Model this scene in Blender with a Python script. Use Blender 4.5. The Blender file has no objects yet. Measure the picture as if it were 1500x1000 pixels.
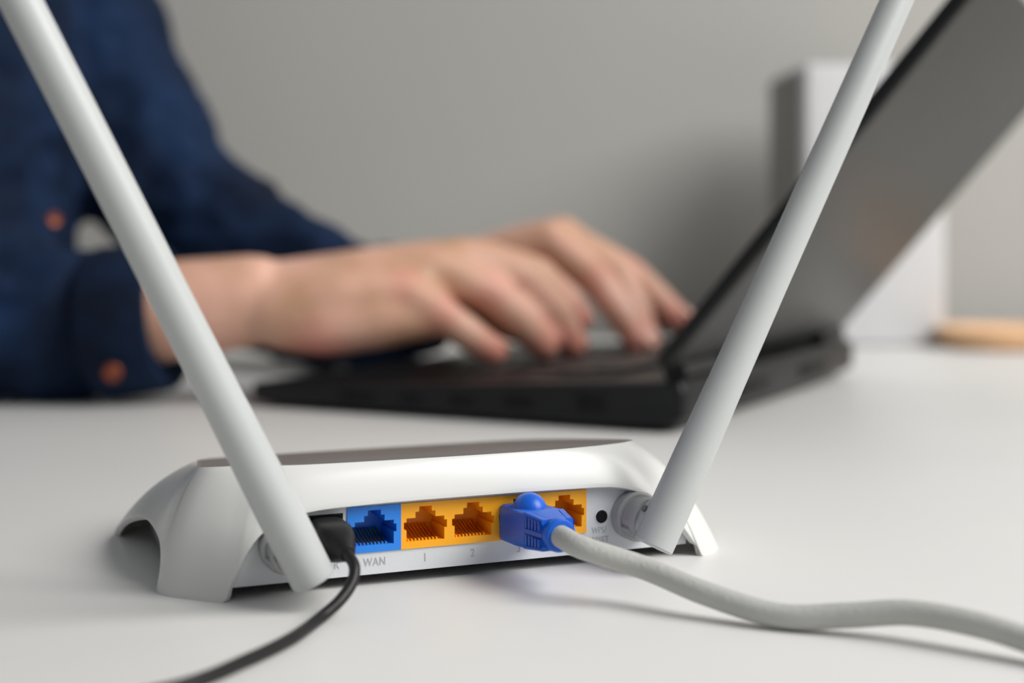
import bpy, bmesh, math, random
from mathutils import Vector, Matrix, noise

random.seed(7)
scene = bpy.context.scene
COL = scene.collection

# ------------------------------------------------------------------ camera
CAM_H = 0.093           # lens height above the table top
FPX = 2083.0            # focal length in pixels of the 1500 px frame (50 mm)
HOR = 352.0             # horizon row

cam_d = bpy.data.cameras.new('camera')
cam_d.sensor_width = 36.0
cam_d.lens = FPX / 1500.0 * 36.0
cam_d.shift_y = (HOR - 500.0) / 1500.0
cam_d.clip_start = 0.01
cam_d.dof.use_dof = True
cam_d.dof.focus_distance = 0.394
cam_d.dof.aperture_fstop = 6.0
cam = bpy.data.objects.new('camera', cam_d)
COL.objects.link(cam)
cam.location = (0, 0, CAM_H)
cam.rotation_euler = (math.pi / 2, 0, 0)
scene.camera = cam

# ------------------------------------------------------------------ world, lights, exposure
world = bpy.data.worlds.new('room_light')
scene.world = world
world.use_nodes = True
bg = world.node_tree.nodes['Background']
bg.inputs[0].default_value = (0.93, 0.965, 1.0, 1)
bg.inputs[1].default_value = 0.27

def area_light(name, loc, target, sx, sy, power, col):
    d = bpy.data.lights.new(name, 'AREA')
    d.shape = 'RECTANGLE'; d.size = sx; d.size_y = sy
    d.energy = power; d.color = col
    o = bpy.data.objects.new(name, d); COL.objects.link(o)
    o.location = loc
    o.rotation_euler = (Vector(target) - Vector(loc)).to_track_quat('-Z', 'Y').to_euler()
    return o
area_light('window_daylight', (1.75, -0.15, 1.60), (0.0, 0.55, 0.0), 1.6, 1.6, 84, (1.0, 0.985, 0.96))

scene.view_settings.view_transform = 'Standard'
scene.view_settings.look = 'None'
scene.view_settings.gamma = 1.0
scene.view_settings.use_curve_mapping = False
scene.view_settings.exposure = -0.1

# ------------------------------------------------------------------ helpers
def W(px, py, y):
    """a pixel and a distance along the table -> a point in the room"""
    return Vector(((px - 750.0) / FPX * y, y, CAM_H - (py - HOR) / FPX * y))

def srgb(r, g, b):
    def f(c):
        c /= 255.0
        return c / 12.92 if c <= 0.04045 else ((c + 0.055) / 1.055) ** 2.4
    return (f(r), f(g), f(b), 1.0)

def material(name, col, rough=0.5, spec=0.5, metal=0.0, var=0.06, nscale=40.0, bump=0.0,
             bscale=200.0, sss=0.0, sss_rad=(1, .35, .2), coat=0.0, ior=1.5, stretch=None, trans=0.0):
    m = bpy.data.materials.new(name); m.use_nodes = True
    nt = m.node_tree; b = nt.nodes['Principled BSDF']
    b.inputs['Roughness'].default_value = rough
    b.inputs['Metallic'].default_value = metal
    b.inputs['Specular IOR Level'].default_value = spec
    b.inputs['IOR'].default_value = ior
    b.inputs['Coat Weight'].default_value = coat
    b.inputs['Transmission Weight'].default_value = trans
    if sss:
        b.inputs['Subsurface Weight'].default_value = sss
        b.inputs['Subsurface Radius'].default_value = sss_rad
        b.inputs['Subsurface Scale'].default_value = 0.006
    tc = nt.nodes.new('ShaderNodeTexCoord')
    mp = nt.nodes.new('ShaderNodeMapping')
    if stretch: mp.inputs['Scale'].default_value = stretch
    nt.links.new(tc.outputs['Object'], mp.inputs['Vector'])
    n = nt.nodes.new('ShaderNodeTexNoise'); n.inputs['Scale'].default_value = nscale
    n.inputs['Detail'].default_value = 4.0
    nt.links.new(mp.outputs[0], n.inputs['Vector'])
    r = nt.nodes.new('ShaderNodeValToRGB')
    r.color_ramp.elements[0].position = 0.3; r.color_ramp.elements[1].position = 0.7
    lo = [max(0, c * (1 - var)) for c in col[:3]] + [1]
    hi = [min(1, c * (1 + var)) for c in col[:3]] + [1]
    r.color_ramp.elements[0].color = lo; r.color_ramp.elements[1].color = hi
    nt.links.new(n.outputs['Fac'], r.inputs['Fac'])
    nt.links.new(r.outputs[0], b.inputs['Base Color'])
    if bump:
        n2 = nt.nodes.new('ShaderNodeTexNoise'); n2.inputs['Scale'].default_value = bscale
        nt.links.new(mp.outputs[0], n2.inputs['Vector'])
        bp = nt.nodes.new('ShaderNodeBump'); bp.inputs['Strength'].default_value = bump
        bp.inputs['Distance'].default_value = 0.0006
        nt.links.new(n2.outputs['Fac'], bp.inputs['Height'])
        nt.links.new(bp.outputs[0], b.inputs['Normal'])
    return m

M = {}
M['table'] = material('table_laminate', (0.80, 0.795, 0.775, 1), 0.42, var=0.012, nscale=9, bump=0.05, bscale=900)
M['wall'] = material('wall_paint', (0.43, 0.42, 0.396, 1), 0.9, var=0.02, nscale=3, bump=0.05, bscale=120)
M['floor'] = material('floor_boards', (0.30, 0.25, 0.20, 1), 0.6, var=0.2, nscale=3, stretch=(1, 12, 1))
M['white'] = material('router_white', (0.70, 0.70, 0.682, 1), 0.28, var=0.006, nscale=30)
M['top'] = material('router_top', (0.13, 0.13, 0.13, 1), 0.34, spec=0.25, var=0.02, nscale=90)
M['panel'] = material('router_panel', (0.66, 0.68, 0.70, 1), 0.45, var=0.01, nscale=50, bump=0.04, bscale=1500)
M['under'] = material('router_base', (0.16, 0.165, 0.17, 1), 0.6)
M['letter_shade'] = material('moulded_letter_shade', (0.42, 0.44, 0.46, 1), 0.4)  # letters match the panel; the grey paints in their relief shading
M['antenna'] = material('antenna_plastic', (0.49, 0.505, 0.50, 1), 0.42, var=0.01, nscale=60, bump=0.05, bscale=1800)
M['hinge'] = material('hinge_plastic', (0.36, 0.365, 0.365, 1), 0.35, var=0.02)
M['pin'] = material('hinge_pin', (0.14, 0.14, 0.14, 1), 0.35)
M['blue'] = material('port_blue', srgb(38, 132, 232), 0.35, var=0.02)
M['orange'] = material('port_orange', srgb(255, 174, 22), 0.35, var=0.02)
M['gold'] = material('contact_gold', (0.75, 0.48, 0.17, 1), 0.3, metal=1.0)
M['boot'] = material('boot_blue', srgb(6, 92, 202), 0.38, var=0.03, bump=0.05, bscale=1500)
M['cable'] = material('cable_grey', (0.49, 0.49, 0.465, 1), 0.5, var=0.05, nscale=60, bump=0.35, bscale=700)
M['clear'] = material('plug_clear', (0.9, 0.92, 0.93, 1), 0.1, trans=0.85)
M['black'] = material('black_plastic', (0.006, 0.006, 0.0065, 1), 0.45, spec=0.35, var=0.1, bump=0.1, bscale=900)
M['jack'] = material('jack_black', (0.006, 0.006, 0.0065, 1), 0.6, spec=0.2)
M['laptop'] = material('laptop_black', (0.006, 0.0065, 0.0075, 1), 0.4, spec=0.3, var=0.08, bump=0.06, bscale=1200)
M['lid'] = material('laptop_lid', (0.026, 0.026, 0.0245, 1), 0.36, spec=0.2, var=0.05, bump=0.03, bscale=900)
M['key'] = material('key_black', (0.02, 0.02, 0.021, 1), 0.4)
M['screen'] = material('screen_glass', (0.012, 0.013, 0.015, 1), 0.08)
M['rubber'] = material('rubber', (0.02, 0.02, 0.02, 1), 0.8)
M['steel'] = material('steel', (0.6, 0.6, 0.6, 1), 0.3, metal=1.0)
M['boxwhite'] = material('box_white', (0.62, 0.62, 0.63, 1), 0.5, var=0.01)
M['boxshade'] = material('box_side_shade', (0.25, 0.245, 0.235, 1), 0.6, var=0.02)  # shade on the white box's left face, put into the colour
M['wood'] = material('tray_wood', srgb(226, 184, 142), 0.5, var=0.14, nscale=25, stretch=(1, 10, 10))
M['hair'] = material('hair_brown', (0.035, 0.02, 0.012, 1), 0.6, var=0.3, nscale=120)
M['eye'] = material('eye_white', (0.8, 0.78, 0.75, 1), 0.15)
M['iris'] = material('iris_brown', (0.07, 0.035, 0.015, 1), 0.1)
M['lip'] = material('lip_skin', srgb(184, 104, 92), 0.45)
M['nail'] = material('nail', srgb(226, 172, 154), 0.25)
M['copper'] = material('button_copper', srgb(128, 66, 44), 0.45, metal=0.5)
M['tee'] = material('dark_tee', (0.012, 0.013, 0.016, 1), 0.85)
M['skin'] = material('skin', srgb(212, 168, 147), 0.48, var=0.13, nscale=22, bump=0.25, bscale=160, sss=0.12)

def flush_skin(m):
    nt = m.node_tree; b = nt.nodes['Principled BSDF']
    ramp = next(n for n in nt.nodes if n.type == 'VALTORGB')
    ramp.color_ramp.elements[0].color = srgb(192, 148, 116); ramp.color_ramp.elements[1].color = srgb(232, 182, 162)
    a = nt.nodes.new('ShaderNodeAttribute'); a.attribute_name = 'flush'
    mx = nt.nodes.new('ShaderNodeMixRGB'); mx.inputs[2].default_value = srgb(220, 126, 116)
    sc = nt.nodes.new('ShaderNodeMath'); sc.operation = 'MULTIPLY'; sc.inputs[1].default_value = 0.75
    nt.links.new(a.outputs['Fac'], sc.inputs[0]); nt.links.new(sc.outputs[0], mx.inputs[0])
    nt.links.new(ramp.outputs[0], mx.inputs[1]); nt.links.new(mx.outputs[0], b.inputs['Base Color'])
flush_skin(M['skin'])

def denim_material():
    m = bpy.data.materials.new('denim'); m.use_nodes = True
    nt = m.node_tree; b = nt.nodes['Principled BSDF']
    b.inputs['Roughness'].default_value = 0.85
    b.inputs['Specular IOR Level'].default_value = 0.2
    tc = nt.nodes.new('ShaderNodeTexCoord')
    n1 = nt.nodes.new('ShaderNodeTexNoise'); n1.inputs['Scale'].default_value = 14; n1.inputs['Detail'].default_value = 6
    n2 = nt.nodes.new('ShaderNodeTexNoise'); n2.inputs['Scale'].default_value = 420
    mx = nt.nodes.new('ShaderNodeMath'); mx.operation = 'MULTIPLY_ADD'; mx.inputs[1].default_value = 0.7
    m2 = nt.nodes.new('ShaderNodeMath'); m2.operation = 'MULTIPLY'; m2.inputs[1].default_value = 0.3
    r = nt.nodes.new('ShaderNodeValToRGB')
    r.color_ramp.elements[0].position = 0.36; r.color_ramp.elements[0].color = srgb(6, 16, 33)
    r.color_ramp.elements[1].position = 0.66; r.color_ramp.elements[1].color = srgb(22, 45, 78)
    for n in (n1, n2): nt.links.new(tc.outputs['Object'], n.inputs['Vector'])
    nt.links.new(n2.outputs['Fac'], m2.inputs[0])
    nt.links.new(n1.outputs['Fac'], mx.inputs[0]); nt.links.new(m2.outputs[0], mx.inputs[2])
    nt.links.new(mx.outputs[0], r.inputs['Fac']); nt.links.new(r.outputs[0], b.inputs['Base Color'])
    bp = nt.nodes.new('ShaderNodeBump'); bp.inputs['Strength'].default_value = 0.4; bp.inputs['Distance'].default_value = 0.001
    nt.links.new(n2.outputs['Fac'], bp.inputs['Height']); nt.links.new(bp.outputs[0], b.inputs['Normal'])
    return m
M['denim'] = denim_material()

def link(name, me, mat, parent=None, smooth=True, sharp=35):
    if mat: me.materials.append(M[mat] if isinstance(mat, str) else mat)
    if smooth:
        for p in me.polygons: p.use_smooth = True
        if sharp: me.set_sharp_from_angle(angle=math.radians(sharp))
    o = bpy.data.objects.new(name, me); COL.objects.link(o)
    if parent: o.parent = parent
    return o

def from_bm(name, bm, mat, parent=None, smooth=True, sharp=35, normals=True):
    if normals: bmesh.ops.recalc_face_normals(bm, faces=bm.faces[:])
    me = bpy.data.meshes.new(name); bm.to_mesh(me); bm.free()
    return link(name, me, mat, parent, smooth, sharp)

def from_py(name, v, f, mat, parent=None, smooth=True, sharp=35):
    me = bpy.data.meshes.new(name); me.from_pydata([tuple(p) for p in v], [], f); me.update()
    return link(name, me, mat, parent, smooth, sharp)

def empty(name, loc, rz, label, cat, group=None):
    o = bpy.data.objects.new(name, None); COL.objects.link(o)
    o.empty_display_size = 0.02
    o.location = loc; o.rotation_euler = (0, 0, rz)
    o['label'] = label; o['category'] = cat
    if group: o['group'] = group
    return o

def add_box(bm, lo, hi, bevel=0.0, seg=2, mat=None):
    lo, hi = Vector(lo), Vector(hi)
    r = bmesh.ops.create_cube(bm, size=1.0)
    vs = r['verts']
    for v in vs:
        v.co = Vector([(lo[i] + hi[i]) / 2 + v.co[i] * (hi[i] - lo[i]) for i in range(3)])
    if bevel:
        es = list({e for v in vs for e in v.link_edges})
        bmesh.ops.bevel(bm, geom=es, offset=bevel, segments=seg, profile=0.5, affect='EDGES', clamp_overlap=True)

def box_obj(name, lo, hi, mat, parent=None, bevel=0.0, seg=2):
    bm = bmesh.new(); add_box(bm, lo, hi, bevel, seg)
    return from_bm(name, bm, mat, parent)

def add_loft(bm, rings, cap0=True, cap1=True):
    vr = [[bm.verts.new(p) for p in ring] for ring in rings]
    n = len(rings[0])
    for a, b in zip(vr, vr[1:]):
        for i in range(n):
            bm.faces.new((a[i], a[(i + 1) % n], b[(i + 1) % n], b[i]))
    if cap0: bm.faces.new(vr[0])
    if cap1: bm.faces.new(list(reversed(vr[-1])))

def frame_for(d):
    d = d.normalized()
    a = Vector((0, 0, 1)) if abs(d.z) < 0.9 else Vector((1, 0, 0))
    u = d.cross(a).normalized(); v = u.cross(d).normalized()
    return u, v

def lathe(name, prof, mat, parent, p0, axis, n=32, sharp=35):
    """prof: (distance along the axis, radius) pairs"""
    axis = Vector(axis).normalized(); u, v = frame_for(axis); p0 = Vector(p0)
    bm = bmesh.new()
    rings = [[p0 + axis * s + (u * math.cos(a) + v * math.sin(a)) * max(r, 1e-5)
              for a in [2 * math.pi * i / n for i in range(n)]] for s, r in prof]
    add_loft(bm, rings)
    return from_bm(name, bm, mat, parent, True, sharp)

def catmull(pts, sub, closed=False):
    pts = [Vector(p) for p in pts]; n = len(pts); out = []
    rng = range(n) if closed else range(n - 1)
    for i in rng:
        if closed: p0, p1, p2, p3 = pts[i - 1], pts[i], pts[(i + 1) % n], pts[(i + 2) % n]
        else: p0, p1, p2, p3 = pts[max(i - 1, 0)], pts[i], pts[i + 1], pts[min(i + 2, n - 1)]
        for k in range(sub):
            t = k / sub
            out.append(0.5 * ((2 * p1) + (p2 - p0) * t + (2 * p0 - 5 * p1 + 4 * p2 - p3) * t * t + (3 * p1 - p0 - 3 * p2 + p3) * t ** 3))
    if not closed: out.append(pts[-1])
    return out

def tube(name, pts, rad, mat, parent, n=16, sub=10, sharp=60):
    path = catmull(pts, sub)
    bm = bmesh.new(); rings = []
    d = (path[1] - path[0]).normalized(); u, v = frame_for(d)
    for i, p in enumerate(path):
        t = (path[min(i + 1, len(path) - 1)] - path[max(i - 1, 0)]).normalized()
        u = (u - t * u.dot(t)).normalized(); v = t.cross(u)
        r = rad(i / (len(path) - 1)) if callable(rad) else rad
        rings.append([p + (u * math.cos(a) + v * math.sin(a)) * r for a in [2 * math.pi * k / n for k in range(n)]])
    add_loft(bm, rings)
    return from_bm(name, bm, mat, parent, True, sharp)

def grid_plate(xs, zs, hole, yf, yh, yo, back=True):
    """plate in x-z facing -y; cells where hole(x,z) is true are sunk to yh; the outer rim runs back to yo"""
    bm = bmesh.new()
    V = {}
    def vt(x, y, z):
        k = (round(x, 7), round(y, 7), round(z, 7))
        if k not in V: V[k] = bm.verts.new(k)
        return V[k]
    nx, nz = len(xs) - 1, len(zs) - 1
    H = [[hole((xs[i] + xs[i + 1]) / 2, (zs[j] + zs[j + 1]) / 2) for j in range(nz)] for i in range(nx)]
    def q(*c):
        bm.faces.new([vt(*p) for p in c])
    for i in range(nx):
        for j in range(nz):
            x0, x1, z0, z1 = xs[i], xs[i + 1], zs[j], zs[j + 1]
            if not H[i][j]:
                q((x0, yf, z0), (x1, yf, z0), (x1, yf, z1), (x0, yf, z1))
            elif back:
                q((x0, yh, z0), (x1, yh, z0), (x1, yh, z1), (x0, yh, z1))
            for di, dj in ((1, 0), (-1, 0), (0, 1), (0, -1)):
                a, b = i + di, j + dj
                inside = 0 <= a < nx and 0 <= b < nz
                if H[i][j]:
                    if inside and H[a][b]: continue
                    ya, yb = yf, yh
                else:
                    if inside: continue
                    ya, yb = yf, yo
                if di: x = x1 if di > 0 else x0; e = [(x, z0), (x, z1)]
                else: z = z1 if dj > 0 else z0; e = [(x0, z), (x1, z)]
                q((e[0][0], ya, e[0][1]), (e[1][0], ya, e[1][1]), (e[1][0], yb, e[1][1]), (e[0][0], yb, e[0][1]))
    return bm

def structure(o, label):
    o['kind'] = 'structure'; o['label'] = label
    return o

# ------------------------------------------------------------------ the setting
FLOOR_Z = -0.74
structure(box_obj('floor', (-2.4, -2.2, FLOOR_Z - 0.05), (2.6, 1.53, FLOOR_Z), 'floor'), 'brown floor under the table')
structure(box_obj('wall_back', (-2.4, 1.43, FLOOR_Z), (2.6, 1.53, 1.9), 'wall'), 'plain warm grey wall behind the table')

table = empty('table', (0.3, 0.45, FLOOR_Z), 0, 'white laminate desk carrying the router, cables and laptop', 'table')
def tloc(x, y, z): return (x - 0.3, y - 0.45, z - FLOOR_Z)
TX0, TX1, TY0, TY1 = -0.305, 1.25, -0.40, 1.375
box_obj('table_top', tloc(TX0, TY0, -0.028), tloc(TX1, TY1, 0), 'table', table, 0.0015)
for x in (TX0 + 0.05, TX1 - 0.05):
    for y in (TY0 + 0.06, TY1 - 0.06):
        box_obj('leg', tloc(x - 0.025, y - 0.025, FLOOR_Z), tloc(x + 0.025, y + 0.025, -0.028), 'table', table, 0.002)

# ------------------------------------------------------------------ router
YAW = math.radians(23.4)
CU = 0.019                                    # router centre line, measured from the left edge of LAN port 1
P0 = Vector((-0.0302, 0.386, 0))
UD = Vector((math.cos(YAW), math.sin(YAW), 0)); VD = Vector((-math.sin(YAW), math.cos(YAW), 0))
router = empty('wifi_router', P0 + UD * CU, YAW, 'white wireless router with two grey antennas and coloured rear ports', 'router')
def RL(t, v, z): return Vector(((t * 0.001) - CU, v * 0.001, z * 0.001))           # mm in the panel frame -> router local
def RW(t, v, z): return P0 + UD * (t * 0.001) + VD * (v * 0.001) + Vector((0, 0, z * 0.001))

def topz(t, v):
    return 33.3 - 0.118 * max(0.0, v - 8) - 0.00035 * max(0.0, v - 8) ** 2 * 0.2
# crease (t, v) and rim (t, v, z), from the rear left foot along the rear and round
ST = [((-41, 8.5), (-49, -2, 0)), ((-38, 6.8), (-46.6, -2.4, 5.5)), ((-35.5, 5.7), (-43.4, -2.8, 11.6)),
      ((-31.5, 4.4), (-38, -3, 17.8)), ((-24, 3), (-28, -3.2, 21.6)), ((-8, 2), (-9, -3.4, 22.7)),
      ((18, 1.2), (20, -3.6, 22.9)), ((44, 1.5), (49, -3.4, 22.7)), ((59, 3.2), (65, -3.2, 22.0)),
      ((66, 4.8), (75, -3, 18.6)), ((69.5, 5.8), (82, -3, 13.2)), ((71.5, 6.5), (87, -3, 8.2)),
      ((73, 7.2), (90.6, -3.3, 3.2)), ((74, 8), (92.6, -4, 0)), ((76.5, 10.5), (98.5, -0.5, 0)),
      ((79, 14.5), (103.6, 5.6, 0)), ((81, 21), (105, 14, 0)), ((82, 28), (105, 23, 3.5)),
      ((82, 44), (105, 42, 8.5)), ((82, 63), (105, 68, 8.5)), ((81, 77), (105, 87, 3.5)),
      ((79.5, 85), (105, 96, 0)), ((76.5, 91.5), (102, 106, 0)), ((70, 96), (92.6, 112, 0)),
      ((64, 97.5), (86, 113.5, 4)), ((48, 98.5), (66, 115, 8.5)), ((19, 99), (21, 116, 9)),
      ((-10, 98.5), (-24, 115, 8.5)), ((-22, 97.5), (-42, 113, 4)), ((-30, 95), (-49, 110.5, 0)),
      ((-35, 91), (-57, 106, 0)), ((-38.5, 83), (-62, 97, 0)), ((-40.5, 75), (-63, 86, 4.5)),
      ((-43, 62), (-63, 66, 10.5)), ((-46.5, 44), (-62, 42, 15.2)), ((-49.2, 30), (-61.3, 26, 14.6)),
      ((-50.6, 24), (-60.7, 21.5, 11)), ((-50.9, 20.5), (-61.3, 18.8, 5)), ((-50.6, 17), (-62.6, 16.2, 0)),
      ((-49, 13.8), (-60.6, 10.6, 0)), ((-46, 11.2), (-55.5, 4.6, 0))]
crease = catmull([RL(c[0], c[1], topz(*c)) for c, r in ST], 4, True)
rim = catmull([RL(*r) for c, r in ST], 4, True)
for p in rim: p.z = max(p.z, 0.0)
NP = 12; N = len(crease)
verts = []; faces = []
for c, r in zip(crease, rim):
    ctl = Vector((c.x + (r.x - c.x) * 0.62, c.y + (r.y - c.y) * 0.62, c.z + (r.z - c.z) * 0.30))
    for k in range(NP + 1):
        s = k / NP
        verts.append(c * (1 - s) ** 2 + ctl * (2 * s * (1 - s)) + r * s * s)
for i in range(N):
    for k in range(NP):
        a, b = i * (NP + 1) + k, ((i + 1) % N) * (NP + 1) + k
        faces.append((a, a + 1, b + 1, b))
shell = from_py('body_shell', verts, faces, 'white', router, True, 50)
sm = shell.modifiers.new('thickness', 'SOLIDIFY'); sm.thickness = 0.0019; sm.offset = -1
bv = shell.modifiers.new('edge', 'BEVEL'); bv.width = 0.0005; bv.segments = 2; bv.limit_method = 'ANGLE'; bv.angle_limit = math.radians(55)
# top
cen = RL(17, 52, topz(17, 52)); verts = []; faces = []
scales = (1.0, 0.99, 0.975, 0.9, 0.75, 0.5, 0.25)
for s in scales:
    for c in crease:
        x = cen.x + (c.x - cen.x) * s; y = cen.y + (c.y - cen.y) * s
        z = topz((x + CU) * 1000, y * 1000) * 0.001
        if s < 1: z += -0.0003 + 0.0009 * (1 - s * s)
        verts.append((x, y, z))
for j in range(len(scales) - 1):
    for i in range(N):
        a, b = j * N + i, j * N + (i + 1) % N
        faces.append((a, b, b + N, a + N))
verts.append((cen.x, cen.y, cen.z + 0.0006)); j = len(scales) - 1
for i in range(N): faces.append((j * N + i, j * N + (i + 1) % N, len(verts) - 1))
from_py('top_panel', verts, faces, 'top', router, True, 40)
# underside and inner skirt
plan = [(-42, 2), (82, 2), (93, 16), (94, 86), (84, 98), (-38, 98), (-53, 86), (-57.5, 18)]
bm = bmesh.new()
add_loft(bm, [[RL(t, v, z) for t, v in plan] for z in (3.2, 5.4)])
from_bm('base_plate', bm, 'under', router)
bm = bmesh.new()
for a, b in zip(plan[1:], plan[2:] + plan[:1]):
    pa, pb = Vector((*a, 0)), Vector((*b, 0)); d = (pb - pa).normalized(); nrm = Vector((-d.y, d.x, 0)) * 0.9
    lo = [pa, pb, pb + nrm, pa + nrm]
    add_loft(bm, [[RL(p.x, p.y, z) for p in lo] for z in (5.4, 14.5)])
from_bm('skirt', bm, 'panel', router)
bm = bmesh.new()
for i in range(22):
    v = 24 + i * 2.6; tt = -57.5 + 4.5 * (v - 18) / 68
    add_box(bm, RL(tt - 0.35, v, 9.5), RL(tt + 0.3, v + 1.3, 13.9))
from_bm('vent_slots', bm, 'jack', router)
for (t, v) in ((-46, 18), (84, 18), (-46, 92), (84, 92)):
    lathe('rubber_foot', [(0, 0), (0, 4.4e-3), (3.2e-3, 4.8e-3), (3.2e-3, 0)], 'rubber', router, RL(t, v, 0), (0, 0, 1), 20)

# rear panel with openings
PZ0, PZ1 = 3.2, 23.6
blk = (9.2, 21.6)
xs = [-28, -26.4, -16.2, -15.2, 0, 56, 65]
zs = [PZ0, blk[0], 10.0, 20.3, blk[1], PZ1]
def phole(x, z):
    t = (x + CU) * 1000; z *= 1000
    return (-15.2 < t < 56 and blk[0] < z < blk[1]) or (-26.4 < t < -16.2 and 10.0 < z < 20.3)
bm = grid_plate([RL(t, 0, 0).x for t in xs], [z * 0.001 for z in zs], phole, 0.0, 0.0012, 0.0012, back=False)
for arch in ([(-46.5, 5.6), (-45, 8.2), (-43.4, 11.4), (-41, 14.6), (-38, 17.8), (-33, 20.8), (-28, 22.6)],
             [(65, 22.8), (70, 21.2), (75, 19), (79, 16), (82, 13.4), (85, 10.2), (87, 8.2), (89, 5.4)]):
    for (ta, za), (tb, zb) in zip(arch, arch[1:]):
        bm.faces.new([bm.verts.new(RL(*p)) for p in ((ta, 0, PZ0), (tb, 0, PZ0), (tb, 0, zb + .8), (ta, 0, za + .8))])
bmesh.ops.remove_doubles(bm, verts=bm.verts[:], dist=1e-6)
from_bm('rear_panel', bm, 'panel', router, False)

# RJ45 openings
def port_bm(w, depth):
    zs = [0, 1.9, 5.1, 7.2, 8.3, 9.9, 11.3, 12.4]
    h = w / 2
    xs = [-h, -6.25, -5.5, -2.9, -1.85, 1.85, 2.9, 5.5, 6.25, h]
    def hole(x, z):
        x = abs(x * 1000); z *= 1000
        if 1.9 < z < 8.3 and x < 5.5: return True
        if 5.1 < z < 7.2 and x < 6.25: return True
        if 8.3 < z < 9.9 and x < 2.9: return True
        return 9.9 < z < 11.3 and x < 1.85
    return grid_plate([x * 0.001 for x in xs], [z * 0.001 for z in zs], hole, -0.0004, depth, 0.012)
def contacts_bm():
    bm = bmesh.new()
    for i in range(8):
        x = (-3.57 + i * 1.02) * 0.001; w = 0.00026
        pts = [(0.0006, 0.0023), (0.0030, 0.0026), (0.0100, 0.0047), (0.0102, 0.0043), (0.0032, 0.0021), (0.0006, 0.0019)]
        add_loft(bm, [[Vector((x - w, y, z)) for y, z in pts], [Vector((x + w, y, z)) for y, z in pts]])
    return bm
def ribs_bm():
    bm = bmesh.new()
    for i in range(9):
        x = (-4.6 + i * 1.02) * 0.001
        add_box(bm, (x - 0.00018, 0.0004, 0.0018), (x + 0.00018, 0.0075, 0.0024))
    return bm
wan = from_bm('wan_port', port_bm(15.2, 0.011), 'blue', router, False); wan.location = RL(-7.6, 0, blk[0])
wan['label'] = 'blue network port'
from_bm('contact_pins', contacts_bm(), 'gold', wan, False)
from_bm('divider_ribs', ribs_bm(), 'blue', wan, False)
pm = from_bm('lan_port', port_bm(14.0, 0.011), 'orange', router, False); pm.location = RL(7, 0, blk[0])
cm = from_bm('contact_pins', contacts_bm(), 'gold', pm, False)
rm = from_bm('divider_ribs', ribs_bm(), 'orange', pm, False)
for i in range(1, 4):
    c = pm.copy(); COL.objects.link(c); c.location = RL(7 + 14 * i, 0, blk[0])
    for ch in (cm, rm):
        d = ch.copy(); COL.objects.link(d); d.parent = c
# power socket
bm = grid_plate([RL(t, 0, 0).x for t in (-26.4, -25.6, -17.0, -16.2)], [z * 0.001 for z in (10, 10.8, 19.5, 20.3)],
                lambda x, z: -25.6 < (x + CU) * 1000 < -17.0 and 10.8 < z * 1000 < 19.5, 0.0001, 0.010, 0.011)
from_bm('power_socket', bm, 'jack', router, False)
# reset button
btn = lathe('reset_button', [(-0.002, 0.0019), (0.0002, 0.0019), (0.0006, 0.0016), (0.0006, 0)], 'jack', router, RL(61, 0, 13.4), (0, -1, 0), 28)
lathe('button_ring', [(-0.001, 0.0023), (0.0001, 0.0023), (0.0002, 0.0021), (0.0002, 0.0019)], 'panel', btn, RL(61, 0, 13.4), (0, -1, 0), 28)

def lettering(body, t, z, size, parent, sx=0.8, name='lettering'):
    cu = bpy.data.curves.new('txt', 'FONT'); cu.body = body; cu.size = size; cu.extrude = 0.00012
    cu.align_x = 'CENTER'; cu.resolution_u = 3; cu.space_character = 1.08
    o = bpy.data.objects.new('txt', cu); COL.objects.link(o)
    bpy.context.view_layer.update()
    me = bpy.data.meshes.new_from_object(o.evaluated_get(bpy.context.evaluated_depsgraph_get()))
    bpy.data.objects.remove(o); bpy.data.curves.remove(cu)
    me.transform(Matrix.Diagonal((sx, 1, 1, 1)))
    me.transform(Matrix.Rotation(math.pi / 2, 4, 'X'))
    ob = link(name, me, 'letter_shade', parent, False)
    ob.location = RL(t, 0, z)
    return ob
lettering('POWER', -21.8, 5.6, 0.0031, router)
lettering('WAN', -7.4, 5.5, 0.0031, router)
for i in range(4): lettering(str(i + 1), 7 + 14 * i, 5.4, 0.0032, router)
lettering('WPS/', 60.2, 8.7, 0.0027, router, 0.72)
lettering('RESET', 60.6, 5.8, 0.0027, router, 0.72)

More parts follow.
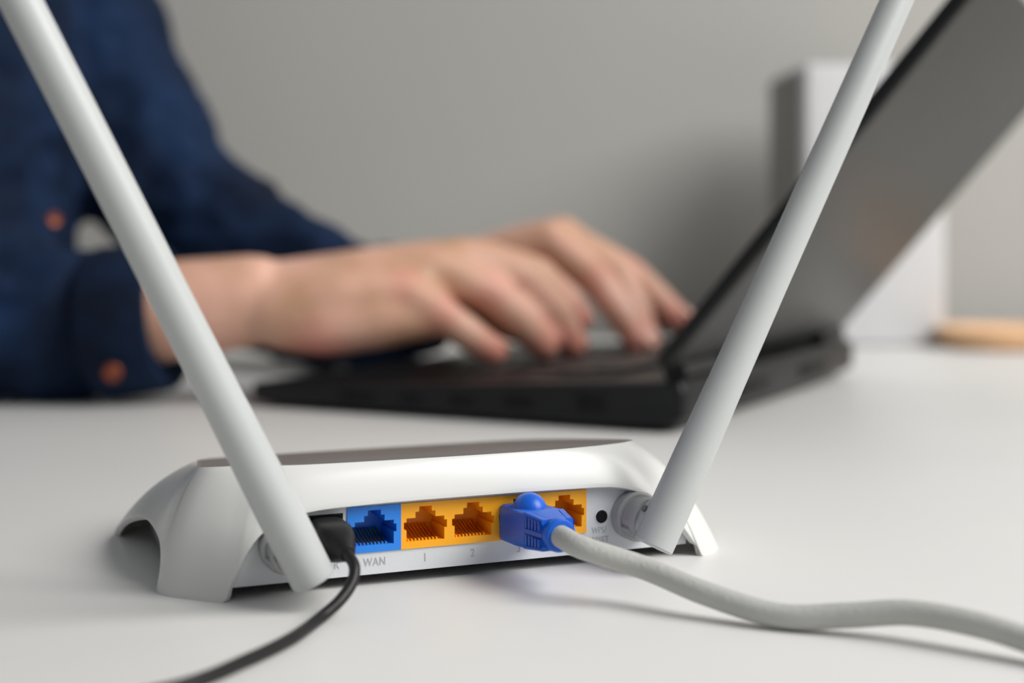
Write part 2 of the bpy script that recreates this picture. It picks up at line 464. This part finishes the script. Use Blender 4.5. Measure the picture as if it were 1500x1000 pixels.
def antenna(t, lean):
    j = RL(t, -17.5, 13.2)
    base = RL(t, 0, 13.2)
    ax = Vector((math.sin(lean), 0, math.cos(lean)))
    prof = [(-0.0064, 0.0), (-0.0064, 0.0053), (-0.0060, 0.0057), (0.006, 0.0058), (0.022, 0.00565), (0.045, 0.00525), (0.075, 0.0050), (0.19, 0.0048), (0.1925, 0.0044), (0.194, 0.0034), (0.1945, 0.0)]
    rod = lathe('antenna', prof, 'antenna', router, j, ax, 40, 40)
    back = Vector((0, -1, 0))
    lathe('hinge_base', [(-0.001, 0.0072), (0.004, 0.0072), (0.0046, 0.0066), (0.0046, 0.0)], 'hinge', rod, base, back, 32)
    lathe('hinge_barrel', [(0.004, 0.0060), (0.0082, 0.0060), (0.0082, 0.0055), (0.0088, 0.0055), (0.0088, 0.0063), (0.0112, 0.0063), (0.0118, 0.0057), (0.0118, 0)], 'hinge', rod, base, back, 32)
    # notch block on the barrel
    bm = bmesh.new(); add_box(bm, (-0.0014, 0.0046, -0.0068), (0.0014, 0.0090, -0.0052), 0.0002)
    for v in bm.verts:
        v.co = base + Vector((v.co.x, -v.co.y, v.co.z))
    bmesh.ops.rotate(bm, verts=bm.verts[:], cent=base, matrix=Matrix.Rotation(math.radians(60), 3, 'Y'))
    from_bm('barrel_notch', bm, 'hinge', rod)
    # knuckle between the barrel and the rod
    side = Vector((ax.z, 0, -ax.x))
    rings = []
    for yy, hw, lo, hi in ((-0.0112, 0.0050, -0.0050, 0.0055), (-0.0135, 0.0052, -0.0056, 0.0075), (-0.0175, 0.0052, -0.0058, 0.010)):
        c = Vector((base.x, yy, base.z)); ring = []
        for k in range(24):
            a = 2 * math.pi * k / 24
            ca, sa = math.cos(a), math.sin(a)
            ring.append(c + side * (hw * math.copysign(abs(ca) ** 0.7, ca)) + ax * ((hi if sa > 0 else -lo) * math.copysign(abs(sa) ** 0.7, sa)))
        rings.append(ring)
    bm = bmesh.new(); add_loft(bm, rings)
    from_bm('knuckle', bm, 'antenna', rod)
    sgn = -1 
    pp = Vector((base.x, -0.0140, base.z)) + ax * 0.0022
    lathe('hinge_pin', [(-0.0054, 0.0010), (0.0057, 0.0010), (0.0059, 0.0007), (0.0059, 0)], 'pin', rod, pp, side * sgn, 16)
    return rod
a1 = antenna(-32, math.radians(-26.4)); a1['label'] = 'grey antenna leaning away from the cable side'
a2 = antenna(71.2, math.radians(28.0)); a2['label'] = 'grey antenna beside the reset button'

# ------------------------------------------------------------------ network cable
eth = empty('network_cable', RW(35, -14, 0), YAW, 'grey network cable with blue boot plugged into orange port 3', 'cable')
EINV = (Matrix.Translation(eth.location) @ Matrix.Rotation(YAW, 4, 'Z')).inverted()
def EL(t, p, z): return EINV @ RW(t, -p, z)
def rrect(cx, cz, w, h, e, p, n=28, skew=0):
    pts = []
    for k in range(n):
        a = 2 * math.pi * (k + 0.5) / n; ca, sa = math.cos(a), math.sin(a)
        pts.append(EL(cx + w / 2 * math.copysign(abs(ca) ** e, ca), p, cz + h / 2 * math.copysign(abs(sa) ** e, sa)))
    return pts
bm = bmesh.new()
add_loft(bm, [rrect(35, 14.3, 12.2, 9.9, .25, 0.6), rrect(35, 14.3, 12.6, 10.3, .25, 0.9), rrect(35, 14.6, 12.6, 10.2, .22, 10), rrect(35, 15.0, 12.5, 10.0, .22, 15.5),
              rrect(35, 15.1, 12.2, 9.9, .25, 17.2), rrect(35, 15.1, 10.2, 9.7, .3, 18), rrect(35, 15.1, 8.6, 8.5, .45, 25.3)])
boot = from_bm('plug_boot', bm, 'boot', eth, True, 30)
bm = bmesh.new()
bmesh.ops.create_uvsphere(bm, u_segments=28, v_segments=16, radius=1.0)
for v in bm.verts: v.co = EL(34.6 + v.co.x * 4.7, 8.3 + v.co.y * 5.2, 18.8 + v.co.z * 4.7)
from_bm('latch_cover', bm, 'boot', boot)
for sx in (-1, 1):
    for k in range(5):
        p = 17.6 + k * 1.55; w = 5.35 - k * 0.22
        for z0, z1 in ((11.3, 14.3), (15.9, 18.9)):
            bm = bmesh.new()
            add_box(bm, EL(35 + sx * w - 0.6, p, z0 + k * .1), EL(35 + sx * w + 0.75, p + 0.85, z1 - k * .1), 0.00025)
            from_bm('rib', bm, 'boot', boot)
    for q in (-1, 0, 1):
        rail = []
        for p, w, hh in ((16.8, 6.1, 4.35), (25.4, 4.55, 3.55)):
            z = 15.1 + q * hh; h = 0.62
            e = 0.35 if q else 0
            rail.append([EL(35 + sx * (w + a), p, z + b) for a, b in ((-1.8, -h), (-e if q < 0 else 0, -h), (0, -h + .3), (0, h - .3), (-e if q > 0 else 0, h), (-1.8, h))])
        bm = bmesh.new(); add_loft(bm, rail); from_bm('rail', bm, 'boot', boot)
lathe('collar', [(0, 0.0030), (0, 0.0042), (0.0006, 0.0046), (0.0020, 0.0045), (0.0026, 0.0040), (0.0026, 0.0030)], 'boot', boot, EL(35, 25.2, 15.2), (0, -1, 0), 32)
box_obj('modular_plug', EL(29.2, 0.4, 11.3), EL(40.8, -9, 17.2), 'clear', eth, 0.0003)
def E(v): return EINV @ Vector(v)
cab = [RW(35, -16, 15.1), RW(35, -22, 15.2), RW(35, -29, 15.0), RW(36.5, -38, 13.9), (0.0335, 0.3605, 0.0100), (0.0475, 0.3500, 0.0062),
       (0.0640, 0.3405, 0.0032), (0.0790, 0.3355, 0.0046), (0.0925, 0.3300, 0.0066), (0.1060, 0.3205, 0.0062), (0.1200, 0.3080, 0.0040), (0.140, 0.290, 0.0031), (0.175, 0.258, 0.0030), (0.235, 0.19, 0.0030), (0.30, 0.08, 0.0030), (0.33, -0.08, 0.0030), (0.36, -0.30, 0.0030)]
tube('cable_sheath', [E(p) for p in cab], 0.00298, 'cable', eth, 20, 14)

# ------------------------------------------------------------------ power cable
pwr = empty('power_cable', RW(-21.3, -10, 0), YAW, 'thin black power cable plugged into the router power socket', 'cable')
PINV = (Matrix.Translation(pwr.location) @ Matrix.Rotation(YAW, 4, 'Z')).inverted()
def PL(t, p, z): return PINV @ RW(t, -p, z)
def prr(cx, cz, w, h, e, p, n=24):
    return [PL(cx + w / 2 * math.copysign(abs(math.cos(a)) ** e, math.cos(a)), p, cz + h / 2 * math.copysign(abs(math.sin(a)) ** e, math.sin(a)))
            for a in [2 * math.pi * (k + .5) / n for k in range(n)]]
bm = bmesh.new()
add_loft(bm, [prr(-21.3, 15, 7.2, 7.2, 1, -6), prr(-21.3, 15, 7.2, 7.2, 1, 0.4), prr(-21.3, 15, 9.4, 9.4, .45, 0.5), prr(-21.3, 15, 9.6, 9.6, .4, 2.0), prr(-21.3, 14.9, 9.6, 9.4, .4, 9.5),
              prr(-21.2, 14.6, 9.0, 8.8, .5, 12.5), prr(-21.0, 14.2, 7.4, 7.2, .7, 15), prr(-20.8, 13.8, 5.4, 5.4, 1, 17), prr(-20.7, 13.4, 3.8, 3.8, 1, 19)])
from_bm('plug_body', bm, 'black', pwr, True, 45)
pc = [RW(-20.9, -15, 14.0), RW(-20.7, -18.8, 13.4), W(519, 829, .3572), W(516, 852, .3540), W(498, 879, .3495), W(466, 907, .3430),
      W(425, 938, .3260), W(360, 968, .3095), (-0.0672, 0.2930, 0.0016), (-0.084, 0.279, 0.0016), (-0.11, 0.258, 0.0016), (-0.16, 0.20, 0.0016), (-0.20, 0.10, 0.0016), (-0.21, -0.05, 0.0016), (-0.20, -0.30, 0.0016)]
tube('cord', [PINV @ Vector((p[0], p[1], max(p[2], 0.0016))) for p in pc], lambda s: 0.00148 + 0.0005 * max(0, 1 - s * 12), 'black', pwr, 14, 12)

# ------------------------------------------------------------------ laptop
LAP_A = math.radians(-27.1)
LF = Vector((-0.146, 0.795, 0))
LD = Vector((math.cos(LAP_A), math.sin(LAP_A), 0)); LW = Vector((-math.sin(LAP_A), math.cos(LAP_A), 0))
DEP, WID = 0.257, 0.335
laptop = empty('laptop', LF + LD * DEP / 2 + LW * WID / 2, LAP_A, 'open black laptop with keyboard under the typing hands', 'laptop')
def LL(x, y, z): return Vector((x - DEP / 2, y - WID / 2, z))
prof = [(0.000, 0.0042), (0.0008, 0.0030), (0.010, 0.0022), (0.06, 0.0025), (0.225, 0.0020), (0.240, 0.0035), (0.245, 0.0075), (0.2455, 0.0215), (0.243, 0.0252), (0.238, 0.0255), (0.12, 0.0193), (0.006, 0.0142), (0.001, 0.0136), (0, 0.0126)]
prof = [(x * DEP / 0.2455, z) for x, z in prof]
bm = bmesh.new()
def pr(y, s):
    cx, cz = 0.128, 0.013
    return [LL(cx + (x - cx) * s, y, cz + (z - cz) * (1 - (1 - s) * 9)) for x, z in prof]
add_loft(bm, [pr(0.0, 0.984), pr(0.0008, 0.991), pr(0.003, 0.997), pr(0.006, 1.0), pr(WID - 0.006, 1.0), pr(WID - 0.003, 0.997), pr(WID - 0.0008, 0.991), pr(WID, 0.984)])
from_bm('base', bm, 'laptop', laptop, True, 40)
for x in (0.02, 0.215):
    for y in (0.03, WID - 0.03):
        lathe('rubber_foot', [(0, 0), (0, 0.006), (0.0052, 0.007), (0.0052, 0)], 'rubber', laptop, LL(x, y, 0), (0, 0, 1), 16)
def deckz(x): return 0.0144 + (x - 0.006) * (0.0252 - 0.0142) / 0.232
slope = math.atan2(0.0252 - 0.0142, 0.232)
kb = bpy.data.meshes.new('keyboard_tray')
bm = bmesh.new(); add_box(bm, (0, 0, 0), (0.112, 0.292, 0.0006), 0.0002)
kbo = from_bm('keyboard', bm, 'key', laptop)
kbo.location = LL(0.098, (WID - 0.292) / 2, deckz(0.098)); kbo.rotation_euler = (0, -slope, 0)
bm = bmesh.new(); add_box(bm, (0, 0, 0), (0.0160, 0.0160, 0.0022), 0.0007)
kme = None
rows = [(14, 0.0), (14, 0.006), (13, 0.010), (12, 0.014)]
kfirst = from_bm('key', bm, 'key', kbo)
xs0 = 0.112 - 0.0175
first = True
def put_key(x, y):
    global first
    if first: o = kfirst; first = False
    else:
        o = kfirst.copy(); COL.objects.link(o)
    o.location = (x, y, 0.0006)
for r, (n, off) in enumerate(rows):
    for c in range(n):
        put_key(xs0 - r * 0.0186, 0.292 - 0.020 - off - c * 0.0195)
for c in list(range(0, 4)) + list(range(10, 14)):
    put_key(xs0 - 4 * 0.0186, 0.292 - 0.020 - c * 0.0195)
box_obj('space_bar', (xs0 - 4 * 0.0186, 0.082, 0.0006), (xs0 - 4 * 0.0186 + 0.016, 0.196, 0.0028), 'key', kbo, 0.0007)
tp = box_obj('touchpad', (0, 0, -0.0003), (0.055, 0.095, 0.0004), 'lid', laptop, 0.0001)
tp.location = LL(0.022, 0.115, deckz(0.022)); tp.rotation_euler = (0, -slope, 0)
for (x, w, z0, z1) in ((0.060, 0.022, 0.0065, 0.0120), (0.098, 0.014, 0.0070, 0.0125), (0.128, 0.014, 0.0075, 0.0130), (0.160, 0.016, 0.0080, 0.0145), (0.200, 0.016, 0.0080, 0.0170)):
    box_obj('side_port', LL(x, -0.0003, z0), LL(x + w, 0.004, z1), 'jack', laptop, 0.0003)
for y in (0.075, 0.20):
    box_obj('rear_vent', LL(DEP - 0.003, y, 0.010), LL(DEP + 0.0004, y + 0.06, 0.018), 'jack', laptop, 0.0003)
# lid
LA = math.radians(50.0); LLEN = 0.236; LTH = 0.0085
lid_bm = bmesh.new()
def lid_pt(s, y, h):     # s up the lid, y across, h: + towards the user
    hx, hz = DEP - 0.010, 0.0300
    return LL(hx + s * math.cos(LA) - h * math.sin(LA), y, hz + s * math.sin(LA) + h * math.cos(LA))
def lid_outline(inset, h):
    pts = []; R = 0.010
    y0, y1, s0, s1 = inset, WID - inset, inset, LLEN - inset
    for (cy, cs, a0) in ((y1 - R, s1 - R, 0), (y0 + R, s1 - R, 90), (y0 + .003, s0 + .003, 180), (y1 - .003, s0 + .003, 270)):
        rr = R if cs > 0.1 else 0.003
        for k in range(6):
            a = math.radians(a0 + k * 18)
            pts.append(lid_pt(cs + rr * math.sin(a), cy + rr * math.cos(a), h))
    return pts
add_loft(lid_bm, [lid_outline(0.0035, 0), lid_outline(0.0015, 0.0005), lid_outline(0.0009, 0.0014), lid_outline(0.0009, 0.0040)])
lid = from_bm('lid', lid_bm, 'lid', laptop, True, 40)
lid_bm = bmesh.new()
add_loft(lid_bm, [lid_outline(0.0014, 0.0012), lid_outline(0.0003, 0.0014), lid_outline(0, 0.002), lid_outline(0, 0.0065), lid_outline(0.0006, 0.0080), lid_outline(0.002, 0.0085)])
from_bm('screen_bezel', lid_bm, 'laptop', lid, True, 40)
def lid_slab(name, y0, y1, s0, s1, h0, h1, mat):
    bm = bmesh.new(); ring = lambda h: [lid_pt(s0, y0, h), lid_pt(s0, y1, h), lid_pt(s1, y1, h), lid_pt(s1, y0, h)]
    add_loft(bm, [ring(h0), ring(h1)])
    return from_bm(name, bm, mat, lid, False)
lid_slab('screen', 0.012, WID - 0.012, 0.026, LLEN - 0.014, 0.0083, 0.0087, 'screen')
lid_slab('hinge_cover', 0.03, WID - 0.03, -0.006, 0.006, 0.001, 0.0085, 'laptop')
for y in (0.012, WID - 0.062):
    lathe('hinge', [(0, 0), (0, 0.0058), (0.0005, 0.0062), (0.0495, 0.0062), (0.05, 0.0058), (0.05, 0)], 'laptop', laptop, LL(DEP - 0.010, y, 0.0295), (0, 1, 0), 20)

# ------------------------------------------------------------------ things at the back of the desk
bx = empty('storage_box', (0.312, 1.30, 0), math.radians(5), 'tall white upright box with its shaded side painted grey near the wall', 'box')
box_obj('box_body', (-0.062, -0.055, 0.0), (0.066, 0.055, 0.248), 'boxwhite', bx, 0.006, 3)
box_obj('shaded_side', (-0.0645, -0.051, 0.006), (-0.0615, 0.051, 0.242), 'boxshade', bx, 0.001)  # thin sheet that darkens the side turned from the light
tray = empty('wooden_tray', (0.445, 1.235, 0), 0, 'low light brown wooden tray at the back of the desk', 'tray')
bm = bmesh.new()
def rr2(hx, hy, z, n=40):
    return [Vector((hx * math.copysign(abs(math.cos(a)) ** .6, math.cos(a)), hy * math.copysign(abs(math.sin(a)) ** .6, math.sin(a)), z)) for a in [2 * math.pi * k / n for k in range(n)]]
add_loft(bm, [rr2(.062, .045, 0), rr2(.070, .052, .004), rr2(.075, .056, .017), rr2(.073, .055, .0185), rr2(.069, .051, .017), rr2(.063, .046, .006)])
from_bm('tray_body', bm, 'wood', tray)

# ------------------------------------------------------------------ person
person = empty('person', (-0.43, 0.95, FLOOR_Z), 0, 'person in a dark denim shirt typing on the black laptop', 'person')
PO = Vector(person.location)
def add_capsule(bm, p0, r0, p1, r1, n=14, sq=None):
    p0, p1 = Vector(p0), Vector(p1)
    d = p1 - p0
    if d.length < 1e-6: d = Vector((0, 0, 1e-4)); p1 = p0 + d
    L = d.length; d.normalize(); u, v = frame_for(d)
    rings = []
    for k in range(5):
        a = math.pi / 2 * (1 - k / 4.0) 
        rings.append((p0 - d * r0 * math.sin(a), max(r0 * math.cos(a), 1e-4)))
    for k in range(5):
        a = math.pi / 2 * k / 4.0
        rings.append((p1 + d * r1 * math.sin(a), max(r1 * math.cos(a), 1e-4)))
    add_loft(bm, [[c + (u * math.cos(t) + v * math.sin(t)) * r for t in [2 * math.pi * i / n for i in range(n)]] for c, r in rings])
def chain(bm, pts, n=14):
    for (p0, r0), (p1, r1) in zip(pts, pts[1:]): add_capsule(bm, p0, r0, p1, r1, n)
def ellipsoid(bm, c, r, rot=None):
    m = bmesh.ops.create_uvsphere(bm, u_segments=28, v_segments=18, radius=1.0)
    for v in m['verts']:
        q = Vector((v.co.x * r[0], v.co.y * r[1], v.co.z * r[2]))
        if rot: q = rot @ q
        v.co = q + Vector(c)
def remeshed(name, bm, mat, parent, voxel, smooth=4, folds=None, origin=None):
    off = PO if origin is None else origin
    for v in bm.verts: v.co -= off
    o = from_bm(name, bm, None, None, False, 0)
    md = o.modifiers.new('r', 'REMESH'); md.mode = 'VOXEL'; md.voxel_size = voxel
    ms = o.modifiers.new('s', 'SMOOTH'); ms.iterations = smooth; ms.factor = 0.5
    bpy.context.view_layer.update()
    me = bpy.data.meshes.new_from_object(o.evaluated_get(bpy.context.evaluated_depsgraph_get()))
    me.name = name
    old = o.data; bpy.data.objects.remove(o); bpy.data.meshes.remove(old)
    if folds:
        amp, sc = folds
        for v, nv in zip(me.vertices, [v.normal.copy() for v in me.vertices]):
            w = v.co + off
            q = Vector((w.x * sc, w.y * sc, w.z * sc * 1.5))
            f = noise.noise(q) * 0.6 + (0.5 - abs(noise.noise(q * 1.9 + Vector((3, 1, 7))))) * 0.8 - 0.25
            v.co += nv * (amp * f)
    me.materials.clear()
    return link(name, me, mat, parent, True, 0)

# joints
SH_R = Vector((-0.455, 0.775, 0.345)); EL_R = Vector((-0.405, 0.835, 0.062)); WR_R = W(372, 440, 0.816)
SH_L = Vector((-0.400, 1.120, 0.375)); EL_L = W(225, 268, 1.085); WR_L = W(668, 410, 0.965)

bm = bmesh.new()
# torso, hips, legs, neck
chain(bm, [((-0.47, 0.95, -0.20), 0.12), ((-0.455, 0.95, 0.05), 0.105), ((-0.45, 0.95, 0.25), 0.11), ((-0.44, 0.95, 0.34), 0.08)], 20)
chain(bm, [((-0.47, 0.86, -0.20), 0.10), ((-0.455, 0.86, 0.05), 0.09), ((-0.45, 0.85, 0.25), 0.095), (SH_R, 0.055)], 20)
chain(bm, [((-0.47, 1.04, -0.20), 0.10), ((-0.455, 1.04, 0.05), 0.09), ((-0.44, 1.05, 0.25), 0.095), (SH_L, 0.055)], 20)
chain(bm, [((-0.44, 0.95, 0.33), 0.07), ((-0.425, 0.95, 0.43), 0.055), ((-0.41, 0.95, 0.49), 0.055)], 20)
for s in (-1, 1):
    chain(bm, [((-0.46, 0.95 + s * 0.09, -0.235), 0.085), ((-0.06, 0.95 + s * 0.13, -0.245), 0.06), ((-0.05, 0.95 + s * 0.13, -0.45), 0.052), ((-0.08, 0.95 + s * 0.13, -0.66), 0.038), ((0.06, 0.95 + s * 0.14, -0.705), 0.03)], 16)
# arms
chain(bm, [(SH_R, 0.052), (EL_R, 0.036), (W(60, 462, .828), 0.033), (W(196, 462, .821), 0.030), (W(290, 450, .818), 0.0285), (WR_R, 0.0265)], 18)
chain(bm, [(SH_L, 0.052), (EL_L, 0.042), (W(330, 350, 1.06), 0.036), (W(450, 442, 1.03), 0.031), (W(560, 438, .99), 0.028), (WR_L, 0.026)], 18)
nails = []
def finger(js, rs):
    chain(bm, list(zip(js, rs)), 12)
    d = (js[-1] - js[-2]).normalized()
    nails.append((js[-1], d, rs[-1]))
# near hand (right): the little-finger side faces the lens
RH = {'pinky': [(592, 426, .800), (648, 462, .797), (692, 494, .800), (722, 514, .803)],
      'ring': [(638, 394, .815), (716, 428, .816), (766, 474, .823), (796, 506, .829)],
      'middle': [(680, 379, .834), (766, 404, .836), (815, 456, .840), (838, 504, .844)],
      'index': [(704, 380, .854), (786, 402, .860), (830, 440, .866), (847, 468, .872)]}
RR = {'pinky': (.0122, .0108, .0100, .0088), 'ring': (.0132, .0120, .0110, .0095), 'middle': (.0132, .0120, .0106, .0094), 'index': (.0130, .0115, .0102, .0090)}
wc = {'pinky': (400, 452, .806), 'ring': (400, 436, .812), 'middle': (402, 428, .820), 'index': (404, 432, .828)}
for k in RH:
    js = [W(*p) for p in RH[k]]
    w0 = W(*wc[k]); m = w0.lerp(js[0], 0.55)
    chain(bm, [(w0, .0185), (m, .0185 if k in ('pinky', 'ring') else .0165), (js[0], RR[k][0])], 14)
    finger(js, RR[k])
for a, b in (('pinky', 'ring'), ('ring', 'middle'), ('middle', 'index')):
    pa, pb = W(*RH[a][0]), W(*RH[b][0])
    chain(bm, [(W(*wc[a]).lerp(W(*wc[b]), .5), .018), (pa.lerp(pb, .5), .0105)], 12)
chain(bm, [(W(420, 462, .808), .0205), (W(480, 466, .806), .0225), (W(560, 464, .803), .0185), (W(622, 466, .800), .0125)], 14)      # heel of the hand
chain(bm, [(W(430, 455, .832), .018), (W(540, 450, .850), .0175), (W(640, 446, .864), .0150), (W(712, 462, .868), .0118), (W(760, 482, .866), .0096)], 12)   # thumb
# far hand (left): the index side faces the lens
LH = {'index': [(806, 352, .925), (876, 412, .908), (914, 464, .898), (936, 503, .892)],
      'middle': [(824, 346, .946), (902, 402, .934), (932, 455, .924), (944, 494, .918)],
      'ring': [(822, 348, .966), (922, 402, .958), (962, 438, .950), (992, 466, .944)],
      'pinky': [(812, 358, .984), (900, 402, .984), (936, 436, .978), (962, 462, .972)]}
wl = {'index': (690, 396, .945), 'middle': (692, 388, .955), 'ring': (690, 390, .965), 'pinky': (688, 398, .972)}
for k in LH:
    js = [W(*p) for p in LH[k]]
    w0 = W(*wl[k]); m = w0.lerp(js[0], 0.55)
    chain(bm, [(w0, .0175), (m, .0165), (js[0], RR[k][0] * 1.04)], 14)
    finger(js, [r * 1.02 for r in RR[k]])
chain(bm, [(W(690, 404, .962), .019), (W(745, 398, .960), .018), (W(790, 380, .960), .014)], 12)
chain(bm, [(W(705, 400, .938), .018), (W(745, 416, .915), .016), (W(780, 440, .900), .0125), (W(812, 468, .892), .0105), (W(832, 490, .888), .0085)], 12)
# head
HC = Vector((-0.385, 0.945, 0.575))
ellipsoid(bm, HC + Vector((-0.012, 0, 0.025)), (0.094, 0.074, 0.090))
ellipsoid(bm, HC + Vector((0.030, 0, -0.050)), (0.056, 0.052, 0.060))
chain(bm, [(HC + Vector((0.078, 0, 0.005)), .008), (HC + Vector((0.094, 0, -0.030)), .011), (HC + Vector((0.082, 0, -0.034)), .013)], 10)
for s in (-1, 1):
    ellipsoid(bm, HC + Vector((-0.004, s * 0.076, -0.008)), (0.018, 0.007, 0.031))
    ellipsoid(bm, HC + Vector((0.066, s * 0.032, 0.022)), (0.016, 0.020, 0.007))
body = remeshed('body', bm, 'skin', person, 0.0026, 6)
att = body.data.attributes.new('flush', 'FLOAT', 'POINT')
tips = [(p - PO, 0.020) for p, d, r in nails] + [(W(*q) - PO, 0.016) for q in (RH['pinky'][1], RH['ring'][1], RH['pinky'][0], LH['index'][1], LH['ring'][1])] + [(W(470, 500, .80) - PO, 0.024)]
vals = [0.0] * len(body.data.vertices)
for i, v in enumerate(body.data.vertices):
    if v.co.x < 0.25: continue
    vals[i] = min(1.0, sum(max(0.0, 1 - (v.co - p).length / r) * 1.2 for p, r in tips))
att.data.foreach_set('value', vals)
for s in (-1, 1):
    c = HC + Vector((0.066, s * 0.030, 0.004)) - PO
    bm = bmesh.new(); ellipsoid(bm, c, (0.0125, 0.0125, 0.0125)); e = from_bm('eye', bm, 'eye', person)
    bm = bmesh.new(); ellipsoid(bm, c + Vector((0.0105, 0, -0.001)), (0.0035, 0.0058, 0.0058)); from_bm('iris', bm, 'iris', e)
bm = bmesh.new(); ellipsoid(bm, HC + Vector((0.074, 0, -0.063)) - PO, (0.012, 0.024, 0.0075)); from_bm('mouth', bm, 'lip', person)
bm = bmesh.new()
ellipsoid(bm, HC + Vector((-0.026, 0, 0.042)), (0.096, 0.083, 0.088)); ellipsoid(bm, HC + Vector((0.040, 0, 0.092)), (0.050, 0.058, 0.028))
remeshed('hair', bm, 'hair', person, 0.006, 4, (0.008, 40))
for (p, d, r) in nails:
    up = Vector((0, 0, 1)); side = d.cross(up).normalized(); nn = side.cross(d).normalized()
    rot = Matrix((d, side, nn)).transposed()
    bm = bmesh.new(); ellipsoid(bm, p + d * r * 0.15 + nn * r * 0.80 - PO, (r * 0.75, r * 0.62, r * 0.22), rot)
    from_bm('fingernail', bm, 'nail', body)
# denim shirt
bm = bmesh.new()
chain(bm, [((-0.465, 0.95, -0.20), 0.135), ((-0.450, 0.95, 0.05), 0.135), ((-0.430, 0.95, 0.25), 0.130), ((-0.43, 0.95, 0.35), 0.085)], 24)
chain(bm, [((-0.465, 0.86, -0.20), 0.115), ((-0.440, 0.86, 0.05), 0.118), ((-0.440, 0.85, 0.25), 0.118), (SH_R, 0.072)], 24)
chain(bm, [((-0.465, 1.04, -0.20), 0.115), ((-0.440, 1.03, 0.05), 0.118), ((-0.430, 1.04, 0.25), 0.118), (SH_L, 0.072)], 24)
chain(bm, [(SH_R, 0.075), (SH_R.lerp(EL_R, .5), 0.072), (EL_R + Vector((0, 0, 0.012)), 0.068), (W(60, 468, .828), 0.047), (W(140, 475, .823), 0.0405)], 24)
chain(bm, [(SH_L, 0.074), (SH_L.lerp(EL_L, .5), 0.066), (EL_L, 0.056), (W(330, 352, 1.06), 0.050), (W(402, 438, 1.045), 0.0445), (W(460, 447, 1.03), 0.0450), (W(565, 446, .995), 0.0420)], 24)
chain(bm, [(W(320, 318, 1.06), 0.045), (W(430, 378, 1.03), 0.034), (W(520, 412, 1.00), 0.029)], 18)
shirt = remeshed('denim_shirt', bm, 'denim', person, 0.0055, 5, (0.012, 15))
def cuff(pa, pb, r0, r1, th=0.0035):
    pa, pb = pa - PO, pb - PO
    d = (pb - pa); L = d.length
    return lathe('cuff', [(0, r0 - th * 2), (0, r0), (L * .15, r0 + .001), (L * .9, r1 + .001), (L, r1), (L + .001, r1 - th), (L * .9, r1 - th * 1.6)], 'denim', shirt, pa, d, 36)
cuff(W(150, 474, .823), W(246, 464, .819), 0.0435, 0.0415)
cuff(W(560, 446, .997), W(634, 440, .98), 0.0415, 0.036)
def button(p, nrm, r=0.0062):
    b = lathe('button', [(0, 0), (0, r), (0.0016, r), (0.0024, r * .8), (0.0020, r * .55), (0.0020, 0)], 'copper', shirt, p - PO, nrm, 20)
    return b
button(W(165, 545, .778), (0.1, -1, -0.2), 0.0052)
button(W(78, 322, .86), (0.6, -0.75, 0.1), 0.0045)

bm = bmesh.new()
chain(bm, [((-0.47, 0.95, -0.215), 0.125), ((-0.47, 0.95, -0.16), 0.12)], 20)
for q in (-1, 1):
    chain(bm, [((-0.46, 0.95 + q * 0.09, -0.235), 0.098), ((-0.06, 0.95 + q * 0.13, -0.245), 0.074), ((-0.05, 0.95 + q * 0.13, -0.45), 0.066), ((-0.075, 0.95 + q * 0.13, -0.63), 0.056)], 18)
remeshed('trousers', bm, 'tee', person, 0.007, 4, (0.008, 12))
for q in (-1, 1):
    bm = bmesh.new()
    chain(bm, [((-0.09, 0.95 + q * 0.13, -0.69), 0.048), ((0.00, 0.95 + q * 0.135, -0.697), 0.042), ((0.09, 0.95 + q * 0.14, -0.702), 0.038)], 18)
    for v in bm.verts: v.co.z = max(v.co.z, FLOOR_Z)
    bmesh.ops.translate(bm, verts=bm.verts[:], vec=-PO)
    from_bm('shoe', bm, 'tee', person)
